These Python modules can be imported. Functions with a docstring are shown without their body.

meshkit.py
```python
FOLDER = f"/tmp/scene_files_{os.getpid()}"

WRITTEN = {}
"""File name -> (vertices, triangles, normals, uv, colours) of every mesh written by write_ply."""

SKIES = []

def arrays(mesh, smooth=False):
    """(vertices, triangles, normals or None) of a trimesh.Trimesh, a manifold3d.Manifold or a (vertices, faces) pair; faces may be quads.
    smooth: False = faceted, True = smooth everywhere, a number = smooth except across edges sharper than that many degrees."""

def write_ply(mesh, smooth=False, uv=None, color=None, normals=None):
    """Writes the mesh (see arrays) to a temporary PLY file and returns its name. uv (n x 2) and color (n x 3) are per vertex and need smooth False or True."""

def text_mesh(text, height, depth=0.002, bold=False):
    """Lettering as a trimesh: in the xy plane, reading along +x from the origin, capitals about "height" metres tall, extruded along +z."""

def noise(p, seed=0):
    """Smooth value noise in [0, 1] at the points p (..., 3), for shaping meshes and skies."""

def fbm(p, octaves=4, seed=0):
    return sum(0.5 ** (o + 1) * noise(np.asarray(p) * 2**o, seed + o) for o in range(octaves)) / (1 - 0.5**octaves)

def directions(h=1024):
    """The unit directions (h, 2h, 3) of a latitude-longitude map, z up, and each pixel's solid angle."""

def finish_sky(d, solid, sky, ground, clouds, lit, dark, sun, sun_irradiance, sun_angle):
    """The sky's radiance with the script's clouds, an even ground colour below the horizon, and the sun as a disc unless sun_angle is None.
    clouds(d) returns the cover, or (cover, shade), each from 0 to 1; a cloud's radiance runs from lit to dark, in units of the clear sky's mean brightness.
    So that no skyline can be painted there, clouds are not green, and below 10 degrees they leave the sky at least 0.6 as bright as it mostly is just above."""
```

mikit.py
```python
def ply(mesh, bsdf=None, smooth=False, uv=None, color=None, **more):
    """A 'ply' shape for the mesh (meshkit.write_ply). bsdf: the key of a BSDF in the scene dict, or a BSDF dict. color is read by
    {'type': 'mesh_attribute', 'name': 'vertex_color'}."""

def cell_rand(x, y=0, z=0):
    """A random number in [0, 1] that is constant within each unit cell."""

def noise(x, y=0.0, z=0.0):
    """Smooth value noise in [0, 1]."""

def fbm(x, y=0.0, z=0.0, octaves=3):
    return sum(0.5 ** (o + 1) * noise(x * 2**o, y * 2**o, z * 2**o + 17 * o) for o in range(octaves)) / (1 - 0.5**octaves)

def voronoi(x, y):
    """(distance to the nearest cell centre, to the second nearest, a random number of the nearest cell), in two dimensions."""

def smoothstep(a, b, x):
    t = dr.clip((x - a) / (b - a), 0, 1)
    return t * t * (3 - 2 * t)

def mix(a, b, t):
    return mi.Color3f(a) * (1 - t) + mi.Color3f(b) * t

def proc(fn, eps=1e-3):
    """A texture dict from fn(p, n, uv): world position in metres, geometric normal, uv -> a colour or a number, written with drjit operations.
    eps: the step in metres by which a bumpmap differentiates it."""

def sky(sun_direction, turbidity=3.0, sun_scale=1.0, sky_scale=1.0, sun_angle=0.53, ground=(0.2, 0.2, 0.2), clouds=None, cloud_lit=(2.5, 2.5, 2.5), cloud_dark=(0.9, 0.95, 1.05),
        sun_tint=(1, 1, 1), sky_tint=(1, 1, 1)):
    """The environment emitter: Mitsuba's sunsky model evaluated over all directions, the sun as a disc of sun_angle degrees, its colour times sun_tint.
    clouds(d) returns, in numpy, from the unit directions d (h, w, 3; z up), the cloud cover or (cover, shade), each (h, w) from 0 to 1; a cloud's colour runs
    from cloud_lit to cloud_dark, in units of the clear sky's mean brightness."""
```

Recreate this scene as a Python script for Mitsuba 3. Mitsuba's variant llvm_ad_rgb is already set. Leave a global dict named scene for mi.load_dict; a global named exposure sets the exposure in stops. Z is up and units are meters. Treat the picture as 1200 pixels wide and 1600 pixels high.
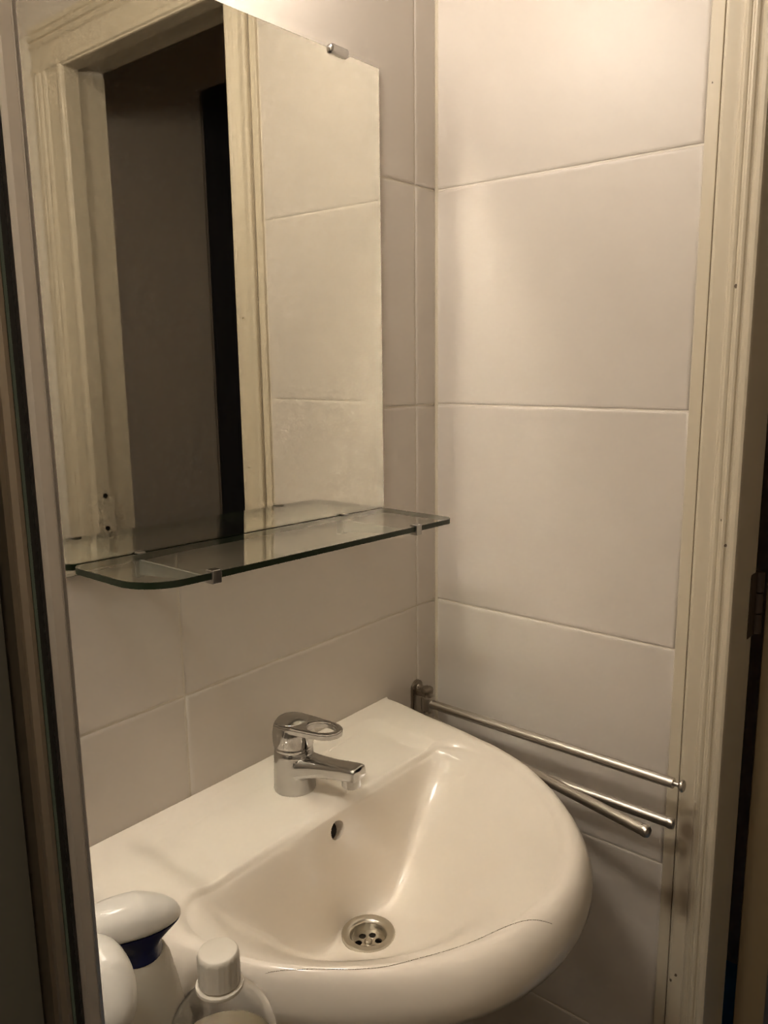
import math
import numpy as np
import trimesh
import manifold3d as m3
import drjit as dr
import mitsuba as mi
import mikit
from mikit import noise, fbm, smoothstep, mix
from scipy.interpolate import CubicSpline

T = mi.ScalarTransform4f
scene, labels = {}, {}

# ------------------------------------------------------------------ camera, light, exposure
EYE = np.array([-0.975, -0.710, 1.342])
FWD = np.array([0.755, 0.630, -0.184])
UPV = np.array([0.148, 0.108, 0.983])
scene['camera'] = {'type': 'perspective', 'fov': 51.07, 'fov_axis': 'x', 'near_clip': 0.02, 'far_clip': 50.0,
                   'to_world': T().look_at(origin=EYE.tolist(), target=(EYE + FWD).tolist(), up=UPV.tolist())}
LAMP = np.array([-0.42, -0.105, 1.862])
LAMP_R = 0.040
LAMP_RAD = [7.2, 6.35, 5.4]
CEIL = np.array([-1.30, -0.300, 2.30])  # added fill light, evens out the tiled walls
CEIL_RAD = [8.5, 7.7, 6.65]
CEIL2 = np.array([-1.02, -0.86, 2.30])  # second added fill, weak, lifts the mirror wall and door jamb
CEIL2_RAD = [0.7, 0.635, 0.55]
exposure = 3.55


# ------------------------------------------------------------------ materials
def rgb(*c):
    return {'type': 'rgb', 'value': list(c)}


def two(d):
    return {'type': 'twosided', 'bsdf': d}


def plastic(c, alpha=0.1, ior=1.5):
    return two({'type': 'roughplastic', 'diffuse_reflectance': c if isinstance(c, dict) else rgb(*c), 'alpha': alpha,
                'int_ior': ior, 'nonlinear': True})


def metal(c, rough, aniso=0.0):
    return two({'type': 'principled', 'base_color': rgb(*c), 'metallic': 1.0, 'roughness': rough, 'anisotropic': aniso})


def tile_col(p, n, uv):
    f = fbm(p.x * 6, p.y * 6, p.z * 6)
    return mix((0.74, 0.70, 0.655), (0.78, 0.74, 0.695), f)


def paint_col(p, n, uv):
    c = mi.Color3f(0.74, 0.685, 0.58)
    # handling dirt low on the frame by the towel arms, and a few chips
    d1 = dr.exp(-(dr.square((p.y + 0.405) / 0.013) + dr.square((p.z - 0.735) / 0.035))) * noise(p.x * 90, p.y * 90, p.z * 40)
    d2 = dr.exp(-(dr.square((p.y + 0.385) / 0.010) + dr.square((p.z - 0.655) / 0.04))) * noise(p.x * 80, p.y * 110, p.z * 30 + 5)
    d3 = dr.exp(-(dr.square((p.y + 0.408) / 0.010) + dr.square((p.z - 0.650) / 0.035))) * noise(p.x * 80, p.y * 110, p.z * 30 + 9)
    c = mix(c, (0.27, 0.19, 0.115), dr.clip(1.15 * (d1 + d2 + d3), 0, 0.75))
    chip = mi.Float(0)
    for cy, cz, r in ((-0.3895, 0.842, .0013), (-0.3905, 0.812, .0013), (-0.4207, 1.420, .0022), (-0.4285, 1.125, .0016),
                      (-0.422, 1.155, .0013), (-0.396, 0.525, .002), (-0.402, 0.535, .002), (-0.379, 1.640, .001)):
        chip = dr.maximum(chip, 1 - smoothstep(r * 0.6, r, dr.sqrt(dr.square(p.y - cy) + dr.square((p.z - cz) * 0.7))))
    return mix(c, (0.12, 0.08, 0.05), chip * 0.85)


def mirror_rough(p, n, uv):
    return 0.0


MAT = {
    'tile': plastic(mikit.proc(tile_col), 0.16, 1.45),
    'grout': two({'type': 'diffuse', 'reflectance': rgb(0.72, 0.67, 0.59)}),
    'paint': plastic(mikit.proc(paint_col), 0.17, 1.42),
    'wallpaint': two({'type': 'diffuse', 'reflectance': rgb(0.56, 0.51, 0.44)}),
    'hallpaint': two({'type': 'diffuse', 'reflectance': rgb(0.76, 0.66, 0.55)}),
    'navy': plastic((0.030, 0.036, 0.060), 0.3),
    'carpet': two({'type': 'diffuse', 'reflectance': rgb(0.10, 0.30, 0.60)}),
    'darkfloor': plastic((0.10, 0.09, 0.08), 0.25),
    'ceramic': plastic((0.875, 0.84, 0.785), 0.03, 1.52),
    'chrome': metal((0.50, 0.49, 0.475), 0.04),
    'steel': metal((0.56, 0.52, 0.47), 0.30),
    'oldsteel': metal((0.33, 0.29, 0.24), 0.27),
    'drainsteel': metal((0.60, 0.57, 0.50), 0.24),
    'black': plastic((0.012, 0.011, 0.010), 0.3),
    'silver': two({'type': 'conductor', 'material': 'Ag', 'specular_reflectance': rgb(0.93, 0.94, 0.91)}),
    'glass_edge': plastic((0.028, 0.050, 0.024), 0.12),
    'pane': {'type': 'thindielectric', 'int_ior': 1.34, 'specular_transmittance': rgb(0.96, 0.98, 0.955)},
    'bracket': plastic((0.62, 0.60, 0.55), 0.1),
    'alu': metal((0.74, 0.70, 0.66), 0.38),
    'alu_brown': metal((0.42, 0.36, 0.29), 0.4),
    'frosted': plastic((0.20, 0.20, 0.17), 0.25),
    'green_glass': plastic((0.16, 0.22, 0.18), 0.1),
    'white_gloss': plastic((0.80, 0.785, 0.75), 0.04),
    'white_body': plastic((0.70, 0.67, 0.60), 0.22),
    'blue': plastic((0.010, 0.018, 0.11), 0.14),
    'cap': plastic((0.76, 0.73, 0.67), 0.2),
    'pet': {'type': 'dielectric', 'int_ior': 1.5, 'ext_ior': 1.0},
    'liquid': {'type': 'blendbsdf', 'weight': 0.55, 'a': {'type': 'dielectric', 'int_ior': 1.33, 'ext_ior': 1.0, 'specular_transmittance': rgb(0.94, 0.92, 0.83)}, 'b': two({'type': 'diffuse', 'reflectance': rgb(0.62, 0.56, 0.40)})},
    'caulk': two({'type': 'diffuse', 'reflectance': rgb(0.58, 0.52, 0.42)}),
    'door': plastic((0.45, 0.36, 0.23), 0.25),
    'hair': plastic((0.13, 0.095, 0.07), 0.3),
    'rust_and_shade': plastic((0.10, 0.06, 0.04), 0.4),  # hinge metal, and the painted shade in the gap beside the casing
    'opal': two({'type': 'diffuse', 'reflectance': rgb(0.8, 0.8, 0.8)}),
    'cabinet': plastic((0.62, 0.58, 0.52), 0.25),
}
for k, v in MAT.items():
    scene['m_' + k] = v


# ------------------------------------------------------------------ helpers
def add(key, mesh, mat, smooth=False, label=None, category=None, group=None, kind=None, **more):
    scene[key] = mikit.ply(mesh, 'm_' + mat, smooth=smooth, **more)
    note(key, label, category, group, kind)


def note(key, label=None, category=None, group=None, kind=None):
    d = {k: v for k, v in (('label', label), ('category', category), ('group', group), ('kind', kind)) if v}
    if d:
        labels[key] = d


def cat(*ms):
    return trimesh.util.concatenate([m for m in ms])


def box(x0, x1, y0, y1, z0, z1):
    b = trimesh.creation.box((x1 - x0, y1 - y0, z1 - z0))
    b.apply_translation(((x0 + x1) / 2, (y0 + y1) / 2, (z0 + z1) / 2))
    return b


def rbox(x0, x1, y0, y1, z0, z1, r, sub=1):
    s = trimesh.creation.icosphere(subdivisions=sub, radius=r).vertices
    pts = [s + [x, y, z] for x in (x0 + r, x1 - r) for y in (y0 + r, y1 - r) for z in (z0 + r, z1 - r)]
    return trimesh.convex.convex_hull(np.vstack(pts))


def extr(poly, h):
    """polygon (n,2) in xy extruded along z from 0 to h"""
    from shapely.geometry import Polygon
    return trimesh.creation.extrude_polygon(Polygon(poly), h, engine='earcut')


def place(m, cols, org):
    """map mesh local xyz to world: columns are the images of the local axes"""
    M = np.eye(4)
    M[:3, :3] = np.array(cols, float).T
    M[:3, 3] = org
    m = m.copy()
    m.apply_transform(M)
    return m


def lathe(profile, n=48, center=(0, 0, 0)):
    """profile (r,z) -> mesh around z"""
    m = trimesh.creation.revolve(np.array(profile, float), sections=n)
    m.apply_translation(center)
    return m


def grid_mesh(rings, closed=True, cap0=None, cap1=None):
    """rings (k,n,3) -> mesh; caps by a centre point"""
    rings = np.asarray(rings, float)
    k, n = rings.shape[:2]
    v = list(rings.reshape(-1, 3))
    f = []
    for a in range(k - 1):
        for b in range(n if closed else n - 1):
            c = (b + 1) % n
            f += [[a * n + b, a * n + c, (a + 1) * n + c], [a * n + b, (a + 1) * n + c, (a + 1) * n + b]]
    for cap, a, flip in ((cap0, 0, True), (cap1, k - 1, False)):
        if cap is not None:
            i = len(v)
            v.append(np.array(cap, float))
            for b in range(n):
                c = (b + 1) % n
                f.append([i, a * n + c, a * n + b] if flip else [i, a * n + b, a * n + c])
    m = trimesh.Trimesh(np.array(v), np.array(f), process=False)
    return m


def fix(m):
    m.merge_vertices()
    trimesh.repair.fix_normals(m)
    return m


def tube(pts, r, n=16, caps=True):
    pts = np.asarray(pts, float)
    rr = np.broadcast_to(r, len(pts))
    t = np.gradient(pts, axis=0)
    t /= np.linalg.norm(t, axis=1, keepdims=True)
    u = np.cross(t[0], [0, 0, 1] if abs(t[0][2]) < 0.9 else [1, 0, 0])
    a = np.arange(n) * 2 * np.pi / n
    rings = []
    for i in range(len(pts)):
        u = u - t[i] * (u @ t[i])
        u /= np.linalg.norm(u)
        w = np.cross(t[i], u)
        rings.append(pts[i] + rr[i] * (np.cos(a)[:, None] * u + np.sin(a)[:, None] * w))
    return fix(grid_mesh(rings, True, pts[0] if caps else None, pts[-1] if caps else None))


def to_man(m):
    m = m.copy()
    m.merge_vertices()
    trimesh.repair.fix_normals(m)
    return m3.Manifold(m3.Mesh(np.asarray(m.vertices, np.float32), np.asarray(m.faces, np.uint32)))


def from_man(x):
    g = x.to_mesh()
    return trimesh.Trimesh(np.array(g.vert_properties[:, :3]), np.array(g.tri_verts), process=True)


def smst(a, b, x):
    t = np.clip((x - a) / (b - a), 0, 1)
    return t * t * (3 - 2 * t)


# ------------------------------------------------------------------ room shell
# tile faces of the mirror wall lie in y = 0, of the towel-arm wall in x = 0; the room is x < 0, y < 0
XL, YF, ZC = -1.62, -1.16, 2.38
DOOR0, DOOR1, DOORH = -0.441, -0.955, 1.950
G = 0.0019      # grout depth
add('wall_back', box(XL - 0.1, 0.12, G, 0.12, 0, ZC), 'grout', kind='structure')
add('wall_right', cat(box(G, 0.092, DOOR0 + 0.016, 0.0, 0, ZC), box(G, 0.092, YF - 0.1, DOOR1 - 0.016, 0, ZC),
                      box(G, 0.092, DOOR1 - 0.016, DOOR0 + 0.016, DOORH + 0.02, ZC)), 'grout', kind='structure')
add('wall_left', box(XL - 0.1, XL, YF - 0.1, 0.0, 0, ZC), 'wallpaint', kind='structure')
add('wall_front', box(XL, 0.0, YF - 0.1, YF, 0, ZC), 'wallpaint', kind='structure')
add('floor', box(XL - 0.1, 0.0, YF - 0.1, 0.12, -0.06, 0), 'darkfloor', kind='structure')
add('ceiling', box(XL - 0.1, 0.12, YF - 0.1, 0.12, ZC, ZC + 0.06), 'wallpaint', kind='structure')


def tile(w, h):
    """pillowed tile, local x 0..w, y 0..h, face at z = 0 towards +z, edges let into the wall"""
    g = 0.0011
    prof = [(g, -0.006), (g, -0.0017), (g + 0.0007, -0.0009), (g + 0.0021, -0.0003), (g + 0.0048, 0.0)]
    rings = [[(o, o, z), (w - o, o, z), (w - o, h - o, z), (o, h - o, z)] for o, z in prof]
    v = np.array(rings, float).reshape(-1, 3)
    f = []
    for a in range(len(prof) - 1):
        for b in range(4):
            c = (b + 1) % 4
            f += [[a * 4 + b, a * 4 + c, a * 4 + 4 + c], [a * 4 + b, a * 4 + 4 + c, a * 4 + 4 + b]]
    k = 4 * (len(prof) - 1)
    f += [[k, k + 1, k + 2], [k, k + 2, k + 3]]
    return trimesh.Trimesh(v, np.array(f), process=False)


def tile_normals(m):
    return m


ROWS = [0.0] + [0.079 + 0.3 * k for k in range(8)] + [ZC]
count = {}


def put_tile(wall, cols, org, w, h):
    n = count.get(wall, 0)
    count[wall] = n + 1
    key = f'{wall}__tile' + (f'_{n:03d}' if n else '')
    add(key, place(tile(w, h), cols, org), 'tile', smooth=35)


XCOLS = [0.0, -0.0487, -0.472, -0.895, -1.318, XL]
for r in range(len(ROWS) - 1):
    z0, z1 = ROWS[r], ROWS[r + 1]
    for c in range(len(XCOLS) - 1):
        x1, x0 = XCOLS[c], XCOLS[c + 1]
        put_tile('wall_back', [(1, 0, 0), (0, 0, 1), (0, -1, 0)], (x0, 0, z0), x1 - x0, z1 - z0)
    # right wall: local x runs towards -y, face normal -x
    put_tile('wall_right', [(0, -1, 0), (0, 0, 1), (-1, 0, 0)], (0, 0, z0), 0.3725, z1 - z0)
    if z1 > 2.05:
        zz = max(z0, 2.046)
        for y0, y1 in ((-0.3725, -0.7955), (-0.7955, YF)):
            put_tile('wall_right', [(0, -1, 0), (0, 0, 1), (-1, 0, 0)], (0, y0, zz), y0 - y1, z1 - zz)

cj = place(extr(np.array([(0.0, 0.0), (-0.0035, 0.0), (-0.0012, -0.0012), (0.0, -0.0035)]), ZC), [(1, 0, 0), (0, 1, 0), (0, 0, 1)], (0.0006, 0.0006, 0))
add('wall_back__corner_joint', cj, 'caulk', smooth=60)

# ------------------------------------------------------------------ door frame
PROF = [(0, 0), (0, .0095), (.0012, .0118), (.004, .0128), (.009, .0122), (.014, .0108), (.0185, .0104), (.0205, .0112), (.0222, .0135),
        (.0248, .0146), (.0272, .0136), (.0284, .0122), (.0298, .0126), (.0318, .0150), (.0340, .0156), (.0362, .0146),
        (.0374, .0118), (.0390, .0112), (.0404, .0126), (.0425, .0138), (.0465, .0136), (.0490, .0122), (.05, .0095), (.05, 0)]
# wide casing: beads outside, a flat, a ridge by the opening
WIDE = [(0, 0), (0, .010), (.003, .013), (.010, .014), (.016, .0135), (.019, .0105), (.022, .0105), (.026, .0150), (.031, .0165),
        (.036, .0150), (.039, .0112), (.042, .0112), (.046, .0140), (.050, .0150), (.054, .0135), (.058, .0100), (.075, .0092), (.095, .0092),
        (.100, .0110), (.105, .0140), (.111, .0150), (.117, .0140), (.120, .0112), (.1235, .0105), (.125, .0080), (.125, 0)]


def dense(poly):
    return np.array(poly, float)


# near casing: s runs from y = -0.391 towards the opening
near = extr(dense(PROF), DOORH + 0.005)
near = place(near, [(0, -1, 0), (-1, 0, 0), (0, 0, 1)], (0, -0.391, 0))
add('trim_1', near, 'paint', smooth=25, kind='structure')
strip = rbox(-0.0045, 0.01, -0.3884, -0.3735, 0.0, ZC, 0.0012)
add('trim_1__gap_shade', box(-0.0004, 0.004, -0.3912, -0.3880, 0, ZC), 'rust_and_shade', label='dark brown strip painted in for the shade of the gap beside the casing')  # dark filler, its colour stands in for shade in the narrow gap
add('trim_1__edge_strip', strip, 'paint', smooth=30)
sh = extr(dense(WIDE), DOORH + 0.005)
add('trim_2', place(sh, [(0, 1, 0), (-1, 0, 0), (0, 0, 1)], (0, DOOR1 - 0.125, 0)), 'paint', smooth=25, kind='structure')
hp = np.array(WIDE) * [0.80, 1.0]
hd = extr(hp, -DOOR1 + 0.125 - 0.391)
add('trim_3', place(hd, [(0, 0, -1), (-1, 0, 0), (0, 1, 0)], (0, DOOR1 - 0.125, DOORH + 0.1)), 'paint', smooth=25, kind='structure')
# jambs with stop and rebate
ST = 0.040
j = [(-0.008, 0), (-0.008, 0.018), (ST, 0.018), (ST + .001, 0.014), (0.092, 0.014), (0.092, 0)]
jn = place(extr(j, DOORH), [(1, 0, 0), (0, -1, 0), (0, 0, 1)], (0, DOOR0 + 0.018, 0))
add('trim_4', jn, 'paint', kind='structure')
j2 = [(-0.008, 0), (-0.008, 0.018), (0.024, 0.018), (0.025, 0.006), (0.092, 0.006), (0.092, 0)]
jf = place(extr(j2, DOORH), [(1, 0, 0), (0, 1, 0), (0, 0, 1)], (0, DOOR1 - 0.018, 0))
add('trim_5', jf, 'paint', kind='structure')
j3 = place(extr(j2, DOOR0 - DOOR1 + 0.03), [(1, 0, 0), (0, 0, -1), (0, 1, 0)], (0, DOOR1 - 0.015, DOORH + 0.018))
add('trim_6', j3, 'paint', kind='structure')
# strike plate and its two screw holes in the far jamb
add('trim_5__strike_plate', rbox(0.004, 0.034, DOOR1 - 0.004, DOOR1 + 0.0012, 0.955, 1.042, 0.0006), 'paint', smooth=30)
for q, z in enumerate((1.048, 0.972)):
    h = trimesh.creation.cylinder(radius=0.0052, height=0.004, sections=20)
    h = place(h, [(1, 0, 0), (0, 0, 1), (0, 1, 0)], (0.011, DOOR1 + 0.0012, z))
    add('trim_5__latch_hole' + (f'_{q:03d}' if q else ''), h, 'black', label='dark hole in the far jamb')
# hinge on the near jamb
hg = cat(*[trimesh.creation.cylinder(radius=0.0065, height=0.026, sections=20, transform=trimesh.transformations.translation_matrix((0.1015, -0.4395, z)))
           for z in (1.002, 1.030, 1.058)], box(0.072, 0.099, -0.4385, -0.4368, 0.988, 1.072))
add('trim_4__hinge', hg, 'rust_and_shade', smooth=30, label='rusty-brown metal hinge')
# open door leaf out in the hall, its hinge edge towards us
add('door_1', rbox(0.112, 0.622, -0.4865, -0.4465, 0.012, DOORH - 0.012, 0.002), 'door', smooth=30, kind='structure')

# hall beyond the door
add('wall_hall_end', box(0.092, 0.72, -1.52, -1.435, 0, 2.5), 'hallpaint', kind='structure')
add('wall_hall_side', cat(box(0.72, 0.80, -1.52, 0.30, 2.17, 2.5), box(0.745, 0.80, -1.52, 0.30, 0, 2.17)), 'hallpaint', kind='structure')
add('wall_hall_far', box(0.092, 0.80, 0.30, 0.36, 0, 2.5), 'hallpaint', kind='structure')
add('floor_hall', box(0.0, 0.80, -1.52, 0.36, -0.06, 0), 'carpet', kind='structure')
add('ceiling_hall', box(0.092, 0.80, -1.52, 0.36, 2.5, 2.56), 'hallpaint', kind='structure')
dl = rbox(0.724, 0.744, -1.43, -0.60, 0.01, 2.165, 0.003)
add('door_2', dl, 'navy', smooth=30, kind='structure')
for q, (a, b) in enumerate(((0.18, 0.95), (1.08, 2.0))):
    fr = to_man(box(0.716, 0.726, -1.33, -0.72, a, b)) - to_man(box(0.70, 0.74, -1.30, -0.75, a + 0.03, b - 0.03))
    add('door_2__panel_moulding' + (f'_{q:03d}' if q else ''), from_man(fr), 'navy')

# ------------------------------------------------------------------ wall lamp above the mirror (the room's light, just over the frame's top edge)
note('wall_lamp', 'small wall lamp with a round opal globe above the mirror', 'lamp')
sph = trimesh.creation.icosphere(subdivisions=4, radius=LAMP_R)
sph.apply_translation(LAMP)
add('wall_lamp__globe', sph, 'opal', smooth=True, emitter={'type': 'area', 'radiance': rgb(*LAMP_RAD)})
bp = lathe([(0, 0), (0.034, 0), (0.034, 0.006), (0.030, 0.010), (0.012, 0.013), (0.012, 0.03), (0, 0.03)], 32)
bp = place(bp, [(1, 0, 0), (0, 0, 1), (0, -1, 0)], (LAMP[0], 0.0, LAMP[2] + 0.075))
arm = tube([LAMP + [0, 0.103, 0.075], LAMP + [0, 0.05, 0.078], LAMP + [0, 0.012, 0.078], LAMP + [0, 0, 0.066], LAMP + [0, 0, 0.045]], 0.006, 12)
cupm = lathe([(0, 0.030), (0.026, 0.030), (0.028, 0.034), (0.020, 0.052), (0, 0.055)], 32, LAMP + [0, 0, 0.006])
add('wall_lamp__base', cat(bp, arm), 'chrome', smooth=30)
add('wall_lamp__holder', cupm, 'chrome', smooth=30)

dm = [(0.10 * math.sin(a), -0.055 * math.cos(a)) for a in np.radians(np.linspace(0, 90, 16))] + [(0, 0.0)]
for key, at, rad, lab in (('fill_lamp', CEIL, CEIL_RAD, 'brighter added fill light, opal dome on the ceiling by the mirror wall'),
                          ('fill_lamp_001', CEIL2, CEIL2_RAD, 'dimmer added fill light, opal dome on the ceiling in front of the shower screen')):
    note(key, lab, 'lamp')  # both domes are invented fill lights, out of view
    add(key + '__dome', lathe(dm, 40, (at[0], at[1], ZC - 0.022)), 'opal', smooth=40, emitter={'type': 'area', 'radiance': rgb(*rad)})
    add(key + '__base', lathe([(0, 0), (0.108, 0), (0.112, 0.004), (0.112, 0.0215), (0, 0.0215)], 40, (at[0], at[1], ZC - 0.0217)), 'cap', smooth=40)

# ------------------------------------------------------------------ mirror
MX0, MX1, MZ0, MZ1 = -0.604, -0.1295, 1.1435, 1.7065
note('mirror', 'frameless rectangular wall mirror behind the glass shelf', 'mirror')
gl = box(MX0, MX1, -0.0058, -0.0008, MZ0, MZ1)
add('mirror__backing', box(MX0, MX1, -0.0040, -0.0003, MZ0, MZ1), 'glass_edge', label='dark edge of the mirror')
sil = trimesh.Trimesh([(MX0 + .0008, 0, MZ0 + .0008), (MX1 - .0008, 0, MZ0 + .0008), (MX1 - .0008, 0, MZ1 - .0008), (MX0 + .0008, 0, MZ1 - .0008)], [[0, 1, 2], [0, 2, 3]], process=False)
sil = box(MX0 + .0008, MX1 - .0008, -0.0052, -0.0038, MZ0 + .0008, MZ1 - .0008)
add('mirror__glass', sil, 'silver')
clip = rbox(-0.222, -0.190, -0.0105, -0.0003, MZ1 - 0.0065, MZ1 + 0.0045, 0.0035)
add('mirror__clip', clip, 'chrome', smooth=40, label='small chrome clip on the top edge')

# ------------------------------------------------------------------ glass shelf
SZ = 1.1480
SX0, SX1, SY0, SY1 = -0.598, -0.135, -0.0075, -0.1295


def round_rect(x0, x1, y0, y1, radii, n=10):
    """counter-clockwise from (x0,y0); radii for corners (x0y0, x1y0, x1y1, x0y1)"""
    pts = []
    for (cx, cy, a0), r in zip(((x0, y0, 180), (x1, y0, 270), (x1, y1, 0), (x0, y1, 90)), radii):
        sx, sy = (1 if cx == x0 else -1), (1 if cy == y0 else -1)
        for a in np.radians(np.linspace(a0, a0 + 90, n)):
            pts.append((cx + sx * r + r * math.cos(a), cy + sy * r + r * math.sin(a)))
    return np.array(pts)




def tl(m):
    # the shelf hangs a little askew: its left end higher than its right
    m = m.copy()
    m.apply_transform(trimesh.transformations.rotation_matrix(math.radians(1.45), (0, 1, 0), (-0.376, 0, SZ)))
    m.apply_translation((0, 0, 0.0012))
    return m


out = round_rect(SX0, SX1, SY1, SY0, (0.042, 0.018, 0.008, 0.012))
th = 0.0062
from shapely.geometry import Polygon
slab = trimesh.creation.extrude_polygon(Polygon(out), th, engine='earcut')
slab.apply_translation((0, 0, SZ - th))
flat = np.abs(slab.face_normals[:, 2]) > 0.9
faces = trimesh.Trimesh(slab.vertices, slab.faces[flat], process=False)
note('glass_shelf', 'clear glass shelf with dark green edges under the mirror', 'shelf')
add('glass_shelf__pane', tl(faces), 'pane')
inn = np.array(Polygon(out).buffer(-0.0011).exterior.coords)[:-1]
ring = trimesh.creation.extrude_polygon(Polygon(out).difference(Polygon(round_rect(SX0 + .0012, SX1 - .0012, SY1 + .0012, SY0 - .0030, (0.041, 0.017, 0.007, 0.011)))), th - 0.0002, engine='earcut')
ring.apply_translation((0, 0, SZ - th + 0.0001))
add('glass_shelf__edge', tl(ring), 'glass_edge', smooth=30, label='dark green polished edge')
for q, bx in enumerate((-0.523, -0.216)):
    sfx = f'_{q:03d}' if q else ''
    k = 'glass_shelf__bracket' + sfx
    prof = [(-0.004, SZ - th - 0.0003), (SY1 + 0.0025, SZ - th - 0.0003), (SY1 + 0.0025, SZ - th - 0.0045), (-0.004, SZ - th - 0.016)]
    a = place(extr(prof, 0.003), [(0, 1, 0), (0, 0, 1), (1, 0, 0)], (bx - 0.002, 0, 0))
    foot = rbox(bx - 0.006, bx + 0.006, -0.010, -0.0004, SZ - th - 0.019, SZ - th - 0.0003, 0.0015)
    add(k, tl(cat(a, foot)), 'bracket', smooth=30)
    cl = to_man(rbox(bx - 0.0055, bx + 0.0055, SY1 - 0.0028, SY1 + 0.008, SZ - th - 0.0045, SZ + 0.0024, 0.0010)) - to_man(box(bx - 0.02, bx + 0.02, SY1 - 0.0002, SY1 + 0.02, SZ - th - 0.0003, SZ + 0.0003))
    add(k + '__clip', tl(from_man(cl)), 'chrome', smooth=30, label='chrome clip gripping the front edge')
    bc = rbox(bx - 0.0045, bx + 0.0045, -0.0125, -0.0062, SZ + 0.0002, SZ + 0.0022, 0.0006)
    add(k + '__rear_clip', tl(bc), 'chrome', smooth=30, label='chrome clip at the wall end')

# ------------------------------------------------------------------ wash basin
XC, RIM = -0.384, 0.860
DR = np.array([XC, -0.187])
DZ = 0.720


def half_curve(pts, n):
    pts = np.array(pts, float)
    t = np.concatenate([[0], np.cumsum(np.hypot(*np.diff(pts, axis=0).T))])
    return CubicSpline(t, pts)(np.linspace(0, t[-1], n))


O_R = half_curve([(.262, 0), (.2635, -.05), (.263, -.10), (.256, -.16), (.240, -.222), (.206, -.292), (.160, -.353), (.108, -.397), (.055, -.4185), (0, -.4255)], 120)
O_C = np.vstack([O_R, (O_R * [-1, 1])[::-1][1:]]) + [XC, 0]
B_R = half_curve([(0, -.1405), (.06, -.1405), (.12, -.1405), (.160, -.1415), (.190, -.149), (.204, -.172), (.205, -.205), (.194, -.252), (.165, -.302), (.120, -.348), (.062, -.380), (0, -.391)], 140)
B_C = np.vstack([B_R, (B_R * [-1.075, 1])[::-1][1:-1]]) + [XC, 0]


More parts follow.
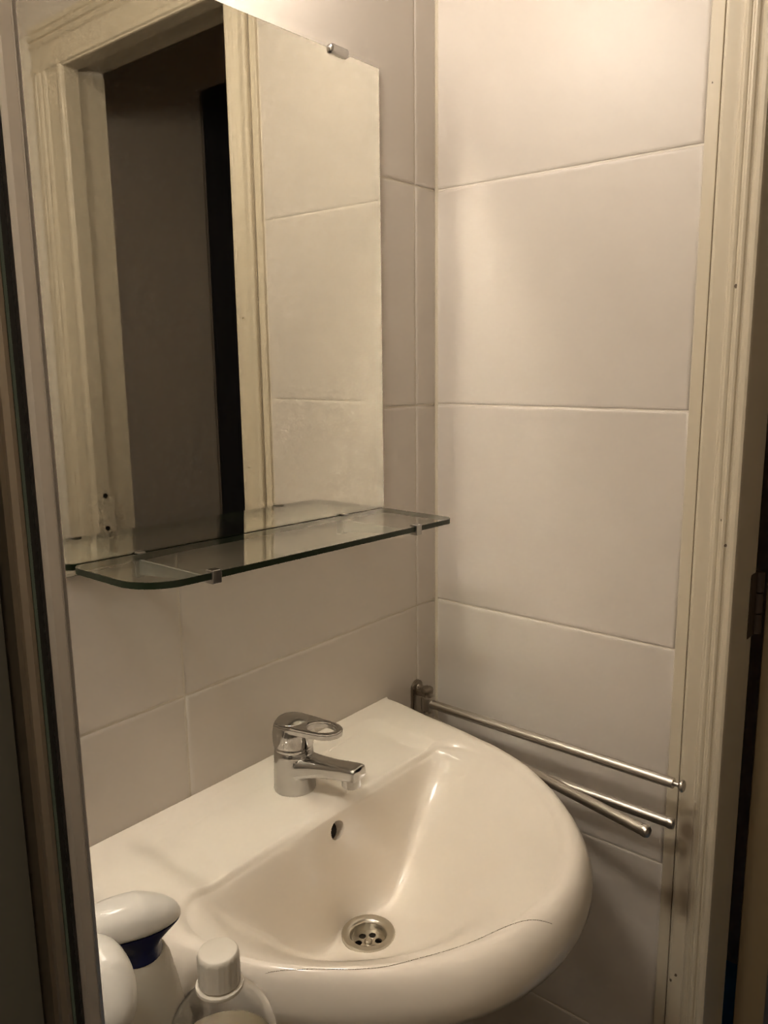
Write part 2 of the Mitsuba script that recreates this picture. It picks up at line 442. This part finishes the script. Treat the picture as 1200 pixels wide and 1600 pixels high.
def radial(curve, ang):
    """distance from the drain to a star-shaped closed curve in each direction"""
    d = curve - DR
    a = np.unwrap(np.arctan2(d[:, 1], d[:, 0]))
    if a[-1] < a[0]:
        a, d = a[::-1], d[::-1]
    r = np.empty(len(ang))
    n = len(curve)
    P, Q = curve, np.roll(curve, -1, axis=0)
    for i, th_ in enumerate(ang):
        u = np.array([math.cos(th_), math.sin(th_)])
        e = Q - P
        den = u[0] * e[:, 1] - u[1] * e[:, 0]
        den = np.where(np.abs(den) < 1e-12, 1e-12, den)
        w = P - DR
        tt = (w[:, 0] * e[:, 1] - w[:, 1] * e[:, 0]) / den
        ss = (w[:, 0] * u[1] - w[:, 1] * u[0]) / den
        ok = (tt > 0) & (ss >= -1e-6) & (ss <= 1 + 1e-6)
        r[i] = tt[ok].min()
    return r


ca = [math.atan2(0 - DR[1], s * .262) for s in (1, -1)]
ANG = np.sort(np.concatenate([np.linspace(-math.pi, math.pi, 481)[:-1], ca]))
U = np.stack([np.cos(ANG), np.sin(ANG)], 1)
RO, RB = radial(O_C, ANG), radial(B_C, ANG)
GAP = RO - RB
BACK = smst(-0.40, 0.45, np.sin(ANG))
isback = (DR[1] + U[:, 1] * RO) > -0.0006
R_OUT = np.where(isback, 0.004, np.minimum(0.030, 0.62 * GAP))
R_OUT = np.where(isback, R_OUT, R_OUT * (0.35 + 0.65 * smst(-0.002, -0.10, DR[1] + U[:, 1] * RO)))
R_IN = np.minimum(0.015, 0.34 * GAP)
ZH = RIM - DZ


def recess(x, y):
    return 0.0072 * smst(-0.022, -0.042, y) * (1 - smst(0.168, 0.194, np.abs(x - XC))) * smst(-0.205, -0.15, y)


rings = []


def ring_at(r, z, rec=True):
    x, y = DR[0] + U[:, 0] * r, DR[1] + U[:, 1] * r
    z = np.broadcast_to(z, x.shape).astype(float)
    if rec:
        z = z - recess(x, y)
    rings.append(np.stack([x, np.minimum(y, -0.0008), z], 1))


ZE = 0.0065      # drop at the bowl edge
for s in np.linspace(0.0, 1.0, 46):
    rr = 0.031 + (RB - 0.031) * s
    # blend of the circle at the drain and the bowl outline
    front = 0.52 * (s * s * (3 - 2 * s)) + 0.48 * s ** 1.25
    back = 0.16 * s + 0.84 * smst(0.12, 0.99, s)
    side = front * (1 - BACK) + back * BACK
    ring_at(rr, DZ + (ZH - ZE) * side, rec=True)
for q in np.linspace(0.12, 1.0, 7):
    ring_at(RB + R_IN * q, RIM - ZE * (1 - q) ** 2)
for q in np.linspace(0.03, 1.0, 34):
    ring_at(RB + R_IN + (GAP - R_IN - R_OUT) * q, RIM)
RZ = np.where(isback, 0.004, 0.034)
for q in np.radians(np.linspace(9, 90, 10)):
    ring_at(RO - R_OUT + R_OUT * math.sin(q), RIM - RZ * (1 - math.cos(q)))
ring_at(RO - 0.0006, RIM - 0.045, False)
ring_at(RO - np.where(isback, 0, 0.006), RIM - 0.056, False)
ring_at(RO - np.where(isback, 0, 0.016), RIM - 0.063, False)
for k, z in ((0.90, 0.790), (0.80, 0.765), (0.70, 0.735), (0.56, 0.700), (0.42, 0.672), (0.30, 0.655)):
    ring_at(RO * k, z, False)
basin = fix(grid_mesh(rings, True, (DR[0], DR[1], DZ - 0.0005), (DR[0], DR[1], 0.650)))
bm = to_man(basin)
drill = trimesh.creation.cylinder(radius=0.0285, height=0.05, sections=64)
drill.apply_translation((DR[0], DR[1], DZ - 0.010))
bm = bm - to_man(drill)
# overflow hole through the steep back wall of the bowl
od = np.array([0.0, 0.93, -0.37])
od /= np.linalg.norm(od)
OV = np.array([XC + 0.000, -0.137, 0.826])
ov = trimesh.creation.cylinder(radius=0.0105, height=0.05, sections=40)
xa = np.array([1.0, 0, 0])
ov = place(ov, [xa, np.cross(od, xa), od], OV)
bm = bm - to_man(ov)
basin = from_man(bm)
note('wash_basin', 'white ceramic wash basin with a D-shaped bowl under the glass shelf', 'wash basin')
add('wash_basin__body', basin, 'ceramic', smooth=38)
inner = trimesh.creation.cylinder(radius=0.0104, height=0.030, sections=40)
inner = place(inner, [xa, np.cross(od, xa), od], OV + od * 0.021)
add('wash_basin__overflow_shade', inner, 'black', label='black plug painting the shade inside the round overflow hole')  # black plug stands in for the darkness inside the drilled hole
ped = [(0.0, 0.0), (0.105, 0.0), (0.105, 0.02), (0.088, 0.08), (0.074, 0.25), (0.074, 0.48), (0.088, 0.60), (0.108, 0.668), (0.09, 0.69), (0, 0.69)]
pm = lathe(ped, 48)
pm.apply_scale((1.0, 0.95, 1.0))
pm.apply_translation((DR[0], DR[1], 0))
add('wash_basin__pedestal', pm, 'ceramic', smooth=40)
# drain: flange, cup, perforated strainer and screw
fl = [(0.0192, -0.013), (0.0192, -0.0035), (0.0202, -0.0012), (0.0222, 0.0004), (0.0262, 0.0012), (0.0288, 0.0008), (0.0298, -0.0004), (0.0298, -0.003), (0.0215, -0.013), (0.0192, -0.013)]
add('wash_basin__drain', lathe(fl, 64, (DR[0], DR[1], DZ + 0.0012)), 'drainsteel', smooth=40, label='brushed steel drain flange')
disc = to_man(trimesh.creation.cylinder(radius=0.0196, height=0.0016, sections=64))
for a in range(6):
    c = trimesh.creation.cylinder(radius=0.0040, height=0.02, sections=24)
    c.apply_translation((0.0112 * math.cos(a * math.pi / 3 + .3), 0.0112 * math.sin(a * math.pi / 3 + .3), 0))
    disc = disc - to_man(c)
disc = from_man(disc)
disc.apply_translation((DR[0], DR[1], DZ - 0.0112))
add('wash_basin__drain__strainer', disc, 'drainsteel', smooth=30)
scr = lathe([(0, 0.003), (0.003, 0.0028), (0.0045, 0.0012), (0.0046, -0.0005), (0, -0.0005)], 24, (DR[0], DR[1], DZ - 0.0104))
add('wash_basin__drain__screw', scr, 'drainsteel', smooth=40)
add('wash_basin__drain__outlet', trimesh.creation.cylinder(radius=0.0205, height=0.004, sections=40, transform=trimesh.transformations.translation_matrix((DR[0], DR[1], DZ - 0.024))), 'black')

bv, bf = np.array(basin.vertices), np.array(basin.faces)
from scipy.spatial import cKDTree
topv = bv[(bv[:, 2] > DZ)]


def basin_z(x, y):
    """top surface height of the basin under a point"""
    org = np.array([[x, y, 1.0]])
    f = bv[bf]
    a, b, c = f[:, 0], f[:, 1], f[:, 2]
    d = (b[:, 1] - c[:, 1]) * (a[:, 0] - c[:, 0]) + (c[:, 0] - b[:, 0]) * (a[:, 1] - c[:, 1])
    d = np.where(np.abs(d) < 1e-14, 1e-14, d)
    l1 = ((b[:, 1] - c[:, 1]) * (x - c[:, 0]) + (c[:, 0] - b[:, 0]) * (y - c[:, 1])) / d
    l2 = ((c[:, 1] - a[:, 1]) * (x - c[:, 0]) + (a[:, 0] - c[:, 0]) * (y - c[:, 1])) / d
    ok = (l1 >= 0) & (l2 >= 0) & (l1 + l2 <= 1)
    z = l1 * a[:, 2] + l2 * b[:, 2] + (1 - l1 - l2) * c[:, 2]
    return z[ok].max() if ok.any() else RIM


hp_ = np.array([(-.5997, -.2655), (-.5918, -.2762), (-.5823, -.2887), (-.5726, -.3011), (-.5616, -.3155), (-.5497, -.3292), (-.5363, -.3417), (-.5160, -.3545), (-.4892, -.3670), (-.4660, -.3765), (-.4466, -.3849), (-.4325, -.3930), (-.4168, -.4029), (-.4077, -.4105), (-.3993, -.4168)])
tt = np.concatenate([[0], np.cumsum(np.hypot(*np.diff(hp_, axis=0).T))])
hq = CubicSpline(tt, hp_)(np.linspace(0, tt[-1], 70))
hz = np.array([basin_z(x, y) for x, y in hq])
add('stray_hair', tube(np.column_stack([hq, hz + 0.0004]), 0.00016, 6), 'hair', smooth=True,
    label='single dark hair lying along the front rim of the basin', category='hair')

# ------------------------------------------------------------------ mixer tap
TP = np.array([-0.377, -0.070, basin_z(-0.377, -0.070)])
TROT = math.radians(5)           # slightly swung towards the right wall
c_, s_ = math.cos(TROT), math.sin(TROT)
TF = np.array([s_, -c_, 0.0])    # forward
TS = np.array([c_, s_, 0.0])     # sideways (right)


def tapm(m):
    """local: x sideways, y forward, z up"""
    return fix(place(m, [TS, TF, (0, 0, 1)], TP))


def loft(secs):
    """secs: list of (centre(3), half-width, half-height, tilt, power) across y axis, closed ring superellipse in xz"""
    a = np.arange(40) * 2 * np.pi / 40
    rr = []
    for c, w, h, tilt, pw in secs:
        x = w * np.sign(np.cos(a)) * np.abs(np.cos(a)) ** (2 / pw)
        z = h * np.sign(np.sin(a)) * np.abs(np.sin(a)) ** (2 / pw)
        rr.append(np.stack([c[0] + x, c[1] - z * math.sin(tilt), c[2] + z * math.cos(tilt)], 1))
    return fix(grid_mesh(rr, True, np.mean(rr[0], 0), np.mean(rr[-1], 0)))


note('basin_tap', 'chrome single-lever mixer tap with an open loop handle on the basin', 'tap')
body = lathe([(0, 0), (0.0243, 0), (0.0248, 0.0015), (0.0245, 0.004), (0.0238, 0.026), (0.0232, 0.044), (0.0226, 0.0485), (0.0208, 0.0505), (0.0205, 0.0515), (0, 0.0515)], 56)
spout = loft([((0, 0.002, 0.0260), 0.0215, 0.0215, 0, 2.4), ((0, 0.012, 0.0285), 0.0205, 0.0190, 0.05, 2.4), ((0, 0.020, 0.0315), 0.0185, 0.0152, 0.1, 2.5), ((0, 0.028, 0.0338), 0.0165, 0.0122, 0.12, 2.7), ((0, 0.040, 0.0362), 0.0145, 0.0102, 0.12, 3),
              ((0, 0.058, 0.0392), 0.0130, 0.0090, 0.12, 3.2), ((0, 0.075, 0.0420), 0.0124, 0.0086, 0.12, 3.6), ((0, 0.089, 0.0440), 0.0122, 0.0084, 0.10, 3.8), ((0, 0.0942, 0.0446), 0.0117, 0.0078, 0.08, 3.8), ((0, 0.0958, 0.0447), 0.0102, 0.0064, 0.06, 3.4)])
tb = from_man(to_man(fix(body)) + to_man(spout))
add('basin_tap__body', tapm(tb), 'chrome', smooth=40)
ae = lathe([(0, 0.013), (0.0102, 0.013), (0.0108, 0.0125), (0.0108, 0.001), (0.0102, 0), (0.0080, 0), (0.0077, 0.002), (0, 0.002)], 40, (0, 0.0838, 0.0268))
add('basin_tap__aerator', tapm(ae), 'chrome', smooth=40)
collar = lathe([(0, 0.050), (0.0218, 0.050), (0.0224, 0.0512), (0.0224, 0.0536), (0.0216, 0.055), (0.0210, 0.059), (0, 0.059)], 56)
add('basin_tap__collar', tapm(collar), 'chrome', smooth=40)
# lever: hood over the cartridge, cut on a slope, running forward into an open loop
dome = lathe([(0, 0.056), (0.0236, 0.056), (0.0243, 0.060), (0.0241, 0.070), (0.0226, 0.0790), (0.0185, 0.0850), (0.0100, 0.0884), (0, 0.0892)], 56)
top_poly = [(-0.0205, -0.012), (-0.0220, 0.0), (-0.0212, 0.014), (-0.0198, 0.030), (-0.0190, 0.042), (-0.0172, 0.054), (-0.0125, 0.0640), (-0.0045, 0.0690),
            (0.0045, 0.0690), (0.0125, 0.0640), (0.0172, 0.054), (0.0190, 0.042), (0.0198, 0.030), (0.0212, 0.014), (0.0220, 0.0), (0.0205, -0.012), (0.012, -0.018), (-0.012, -0.018)]
pl = Polygon(top_poly).buffer(-0.002).buffer(0.002, quad_segs=4)
hole = Polygon([(0.0125 * math.cos(a) * (1 - 0.12 * math.sin(a)), 0.0435 + 0.0185 * math.sin(a)) for a in np.linspace(0, 2 * math.pi, 40, endpoint=False)])


def slab_round(poly, h, b):
    outp = None
    for ins, z0, z1 in ((b, 0, h), (b * 0.3, b * 0.3, h - b * 0.3), (0, b, h - b)):
        g = poly.buffer(-ins)
        m_ = trimesh.creation.extrude_polygon(g, z1 - z0, engine='earcut')
        m_.apply_translation((0, 0, z0))
        outp = to_man(m_) if outp is None else outp + to_man(m_)
    return outp


plate = slab_round(pl.difference(hole), 0.0085, 0.0026)
pm_ = from_man(plate)
ti = math.radians(3)
R_ = np.eye(4)
R_[1:3, 1:3] = [[math.cos(ti), -math.sin(ti)], [math.sin(ti), math.cos(ti)]]
pm_.apply_transform(R_)
pm_.apply_translation((0, 0, 0.0755))
low = trimesh.creation.box((0.2, 0.2, 0.05))
lever = to_man(fix(dome)) + to_man(pm_)
add('basin_tap__lever', tapm(from_man(lever)), 'chrome', smooth=35)

# ------------------------------------------------------------------ swing-arm towel rail
PX, PY = -0.0535, -0.0225
note('towel_rail', 'steel swing-arm towel rail with three arms in the corner beside the basin', 'towel rail')
plp = round_rect(-0.0125, 0.0125, -0.036, 0.036, (0.0124,) * 4, 12)
pk = trimesh.creation.extrude_polygon(Polygon(plp), 0.004, engine='earcut')
pk2 = trimesh.creation.extrude_polygon(Polygon(plp).buffer(-0.0012), 0.0052, engine='earcut')
pk = from_man(to_man(pk) + to_man(pk2))
add('towel_rail__wall_plate', place(pk, [(1, 0, 0), (0, 0, 1), (0, -1, 0)], (PX, -0.0002, 0.827)), 'oldsteel', smooth=30)
for q, z in enumerate((0.853, 0.803)):
    sc_ = lathe([(0, 0.0022), (0.0025, 0.002), (0.0038, 0.0008), (0.004, 0), (0, 0)], 20)
    add('towel_rail__screw' + (f'_{q:03d}' if q else ''), place(sc_, [(1, 0, 0), (0, 0, 1), (0, -1, 0)], (PX, -0.0052, z)), 'steel', smooth=40)
ARMZ = (0.8315, 0.8055, 0.7775)
post = cat(*[box(PX - 0.0065, PX + 0.0065, PY, -0.004, z - 0.004, z + 0.004) for z in (0.8455, 0.7645)])
pin = lathe([(0, 0.755), (0.0055, 0.755), (0.0055, 0.8475), (0.0088, 0.848), (0.0094, 0.8495), (0.0094, 0.8535), (0.0082, 0.856), (0.004, 0.8572), (0, 0.8575)], 32, (PX, PY, 0))
add('towel_rail__pivot', cat(post, pin), 'oldsteel', smooth=35)
for q, (z, ang, L) in enumerate(((ARMZ[0], 0.6, 0.3855), (ARMZ[1], 12.4, 0.3875), (ARMZ[2], 0.4, 0.3795))):
    a = math.radians(ang)
    d = np.array([-math.sin(a), -math.cos(a), 0])
    o = np.array([PX, PY, z])
    k = 'towel_rail__arm' + (f'_{q:03d}' if q else '')
    rod = tube([o + d * t for t in (0.006, 0.02, 0.1, 0.2, 0.3, L - 0.008)], 0.0068, 24)
    hub = lathe([(0.0057, -0.0105), (0.0092, -0.0105), (0.0098, -0.009), (0.0098, 0.009), (0.0092, 0.0105), (0.0057, 0.0105), (0.0057, -0.0105)], 32, o)
    add(k, cat(rod, hub), 'steel', smooth=40)
    if q == 0:
        capp = [(0, 0.000), (0.0030, 0.0), (0.0030, 0.006), (0.0055, 0.0072), (0.0074, 0.009), (0.0076, 0.0115), (0.0062, 0.013), (0, 0.0135)]
    else:
        capp = [(0, 0.0), (0.0062, 0.0), (0.0062, 0.0012), (0.0074, 0.0016), (0.0076, 0.006), (0.0064, 0.0085), (0.003, 0.0096), (0, 0.0098)]
    side = np.cross(d, [0, 0, 1])
    cp = place(lathe(capp, 28), [side, (0, 0, 1), d], o + d * (L - 0.008))
    add(k + '__end_cap', fix(cp), 'steel', smooth=40)

# ------------------------------------------------------------------ shower screen (we look out past its end post)
SPX, SPY = -0.8215, -0.420
note('shower_screen', 'tall aluminium-framed shower screen at the left edge beside the basin', 'shower screen')
ps = [(0, 0.0006), (-0.0016, 0.0), (-0.0020, 0.0004), (-0.0024, 0.0), (-0.0070, 0), (-0.0082, 0.0005), (-0.0092, 0.0012), (-0.0092, 0.03), (0.0, 0.03), (0.0006, 0.012), (0.0006, 0.001)]
add('shower_screen__end_post', place(extr(np.array(ps) * 0.9, 2.0), [(1, 0, 0), (0, 1, 0), (0, 0, 1)], (SPX, SPY, 0.08)), 'alu', smooth=20, label='pale aluminium end post')
add('shower_screen__seal', box(SPX - 0.0116, SPX - 0.0083, SPY + 0.004, SPY + 0.027, 0.08, 2.08), 'black', label='black rubber seal')
add('shower_screen__glass_edge', box(SPX - 0.0128, SPX - 0.0117, SPY + 0.0015, SPY + 0.027, 0.08, 2.08), 'green_glass')
dfp = np.array([(0, 0), (-0.0022, -0.0006), (-0.0045, 0.0008), (-0.0062, 0.0002), (-0.0075, 0.002), (-0.0075, 0.028), (0, 0.028)]) * 0.9
add('shower_screen__door_frame', place(extr(dfp, 2.0), [(1, 0, 0), (0, 1, 0), (0, 0, 1)], (SPX - 0.0129, SPY + 0.002, 0.08)), 'alu_brown', smooth=20)
add('shower_screen__panel', box(XL + 0.0195, SPX - 0.0205, SPY + 0.012, SPY + 0.020, 0.12, 2.04), 'frosted')
add('shower_screen__wall_channel', box(XL + 0.0004, XL + 0.0195, SPY + 0.006, SPY + 0.026, 0.08, 2.08), 'alu')
add('shower_screen__bottom_rail', box(XL + 0.0195, SPX - 0.0215, SPY + 0.006, SPY + 0.026, 0.08, 0.12), 'alu')
add('shower_screen__top_rail', box(XL + 0.0195, SPX - 0.0215, SPY + 0.006, SPY + 0.026, 2.04, 2.08), 'alu')
add('shower_screen__base', box(XL + 0.0004, SPX, SPY, SPY + 0.028, 0.0, 0.08), 'alu')

# ------------------------------------------------------------------ bottles on a narrow stand between screen and basin
STZ = 0.690
st = [rbox(-0.790, -0.650, -0.392, -0.150, STZ - 0.018, STZ, 0.003)]
note('bottle_stand', 'narrow stand carrying the bottles between shower screen and basin', 'stand')
add('bottle_stand__top', st[0], 'cabinet', smooth=30)
for q, (x, y) in enumerate(((-0.782, -0.384), (-0.782, -0.158), (-0.675, -0.384), (-0.675, -0.158))):
    add('bottle_stand__leg' + (f'_{q:03d}' if q else ''), rbox(x - 0.006 + 0.004, x + 0.014, y - 0.006, y + 0.006, 0.0, STZ - 0.0175, 0.002), 'cabinet', smooth=30)


def sprayer(key, px, py, rot, top, blue, label, tilt=0.0, S=1.0, fwd=0.036, back=0.056, body=1.0, hs=1.0):
    """local x forward (nozzle), z up; the neck axis is at x = 0"""
    note(key, label, 'spray bottle', None)
    a = math.radians(rot)
    X, Y = np.array([math.cos(a), math.sin(a), 0]), np.array([-math.sin(a), math.cos(a), 0])

    def put(m):
        return fix(place(m, [X, Y, (0, 0, 1)], (px, py, 0)))

    n = 56
    t = np.arange(n) * 2 * np.pi / n
    ti_ = math.radians(tilt)

    def head(u, v, w):
        # head coordinates (forward, side, up) with a nose-up tilt about the neck
        return np.stack([u * math.cos(ti_) - w * math.sin(ti_), v, top + u * math.sin(ti_) + w * math.cos(ti_)], -1)

    def outline(k):
        # egg outline: pointed front, blunt back
        u = np.cos(t)
        fx = np.where(u > 0, fwd, back) * S
        half = 0.0200 * S * (1 - 0.12 * u)
        return k * fx * np.sign(u) * np.abs(u) ** 0.97, k * half * np.sign(np.sin(t)) * np.abs(np.sin(t)) ** 0.95

    rings_ = []
    for k, w in ((0.90, -0.0010), (0.97, -0.0005), (1.0, 0.001), (1.0, 0.003), (0.985, 0.0062), (0.95, 0.0102), (0.89, 0.0142), (0.80, 0.0178), (0.68, 0.0208), (0.53, 0.0232), (0.36, 0.0250), (0.18, 0.0260)):
        ou, ov_ = outline(k)
        w_ = w * hs * S * np.ones(n) * (1 - 0.34 * ou / (fwd * S) * (ou > 0))
        rings_.append(head(ou, ov_, w_))
    shell = grid_mesh(rings_, True, head(np.array(0.), np.array(0.), np.array(-0.001)), head(np.array(0.), np.array(0.), np.array(0.0263 * hs * S)))
    add(key + '__cover', put(shell), 'white_gloss', smooth=50)
    # lower head: from the seam outline down to the collar
    rings_ = []
    ou, ov_ = outline(0.985)
    up = head(ou, ov_, np.full(n, -0.0012))
    neck_z = top - 0.0165 * S
    R = 0.0168 * S
    nx, ny = R * np.cos(t), R * np.sin(t)
    for k in np.linspace(0, 1, 12):
        e = smst(0, 1, k) ** 0.75
        c = np.stack([nx, ny, np.full(n, neck_z)], 1)
        b = up * (1 - e) + c * e
        b[:, 2] = up[:, 2] * (1 - k) + neck_z * k
        rings_.append(b)
    for dz, rr_ in ((-0.002, 1.0), (-0.0075, 1.05), (-0.0088, 1.03), (-0.0093, 0.9)):
        rings_.append(np.stack([nx * rr_, ny * rr_, np.full(n, neck_z + dz * S)], 1))
    lowm = grid_mesh(rings_, True, up.mean(0), (0, 0, neck_z - 0.0094 * S))
    add(key + '__trigger_head', put(lowm), 'blue' if blue else 'white_gloss', smooth=50, label='dark blue head and collar' if blue else None)
    zb = neck_z - 0.0088 * S
    hh = zb - STZ
    prof = [(0, 0), (0.030, 0), (0.033, 0.003), (0.034, 0.012), (0.0345, hh * 0.40), (0.0335, hh * 0.55), (0.0305, hh * 0.70), (0.0255, hh * 0.85), (0.0208, hh - 0.008), (0.0182, hh - 0.001), (0.0170, hh), (0, hh)]
    bmesh = lathe(prof, 48)
    bmesh.apply_scale((1.12 * body, 0.92 * body, 1.0))
    bmesh.apply_translation((0, 0, STZ + 0.0002))
    add(key + '__bottle', put(bmesh), 'white_body', smooth=40)


sprayer('spray_bottle', -0.6870, -0.2250, -13, 0.9345, True, 'white spray bottle with a dark blue collar behind the clear bottle', tilt=-9, fwd=0.034, hs=0.82)
sprayer('spray_bottle_001', -0.7430, -0.2730, -98, 0.9415, False, 'all white spray bottle cut off by the shower screen post, nearest the screen', tilt=-24, S=1.0, fwd=0.030, back=0.036, body=0.86)

note('clear_bottle', 'clear plastic bottle with a ribbed white screw cap standing nearest the basin', 'bottle')
CX, CY, CT = -0.6795, -0.3120, 0.9510
bprof = [(0.0, STZ + 0.0003), (0.032, STZ + 0.0003), (0.0375, STZ + 0.004), (0.0385, STZ + 0.015), (0.0390, CT - 0.085), (0.0388, CT - 0.074), (0.0375, CT - 0.064), (0.0345, CT - 0.0535), (0.0290, CT - 0.0440), (0.0220, CT - 0.0360), (0.0160, CT - 0.0305), (0.0132, CT - 0.0275), (0.0122, CT - 0.0255), (0.0122, CT - 0.004)]
iprof = [(r - 0.0011, z) for r, z in bprof[2:]][::-1] + [(0.030, STZ + 0.0014), (0.0, STZ + 0.0013)]
add('clear_bottle__body', lathe(bprof + iprof, 64, (CX, CY, 0)), 'pet', smooth=50)
lprof = [(0.0, STZ + 0.0018), (0.029, STZ + 0.0018), (0.0355, STZ + 0.005), (0.0368, STZ + 0.015), (0.0374, CT - 0.095), (0.0374, CT - 0.0835), (0.0372, CT - 0.0815), (0, CT - 0.0815)]
add('clear_bottle__liquid', lathe(lprof, 48, (CX, CY, 0)), 'liquid', smooth=30, label='pale yellowish liquid')
nring = lathe([(0.0123, -0.0280), (0.0162, -0.0275), (0.0165, -0.0262), (0.0162, -0.0250), (0.0123, -0.0245), (0.0123, -0.0280)], 48, (CX, CY, CT))
add('clear_bottle__neck_ring', nring, 'cap', smooth=30)
ang = np.arange(96) * 2 * np.pi / 96
cr = []
for r, z, rib in ((0.0128, -0.0232, 0), (0.0143, -0.0232, 1), (0.0141, -0.0040, 1), (0.0139, -0.0024, 0.6), (0.0133, -0.0008, 0), (0.0122, 0.0, 0), (0.006, 0.0002, 0)):
    rad = r + 0.00016 * rib * np.sign(np.sin(ang * 24))
    cr.append(np.stack([CX + rad * np.cos(ang), CY + rad * np.sin(ang), np.full(96, CT + z)], 1))
add('clear_bottle__cap', fix(grid_mesh(cr, True, (CX, CY, CT - 0.0232), (CX, CY, CT + 0.0002))), 'cap', smooth=35, label='white screw cap')
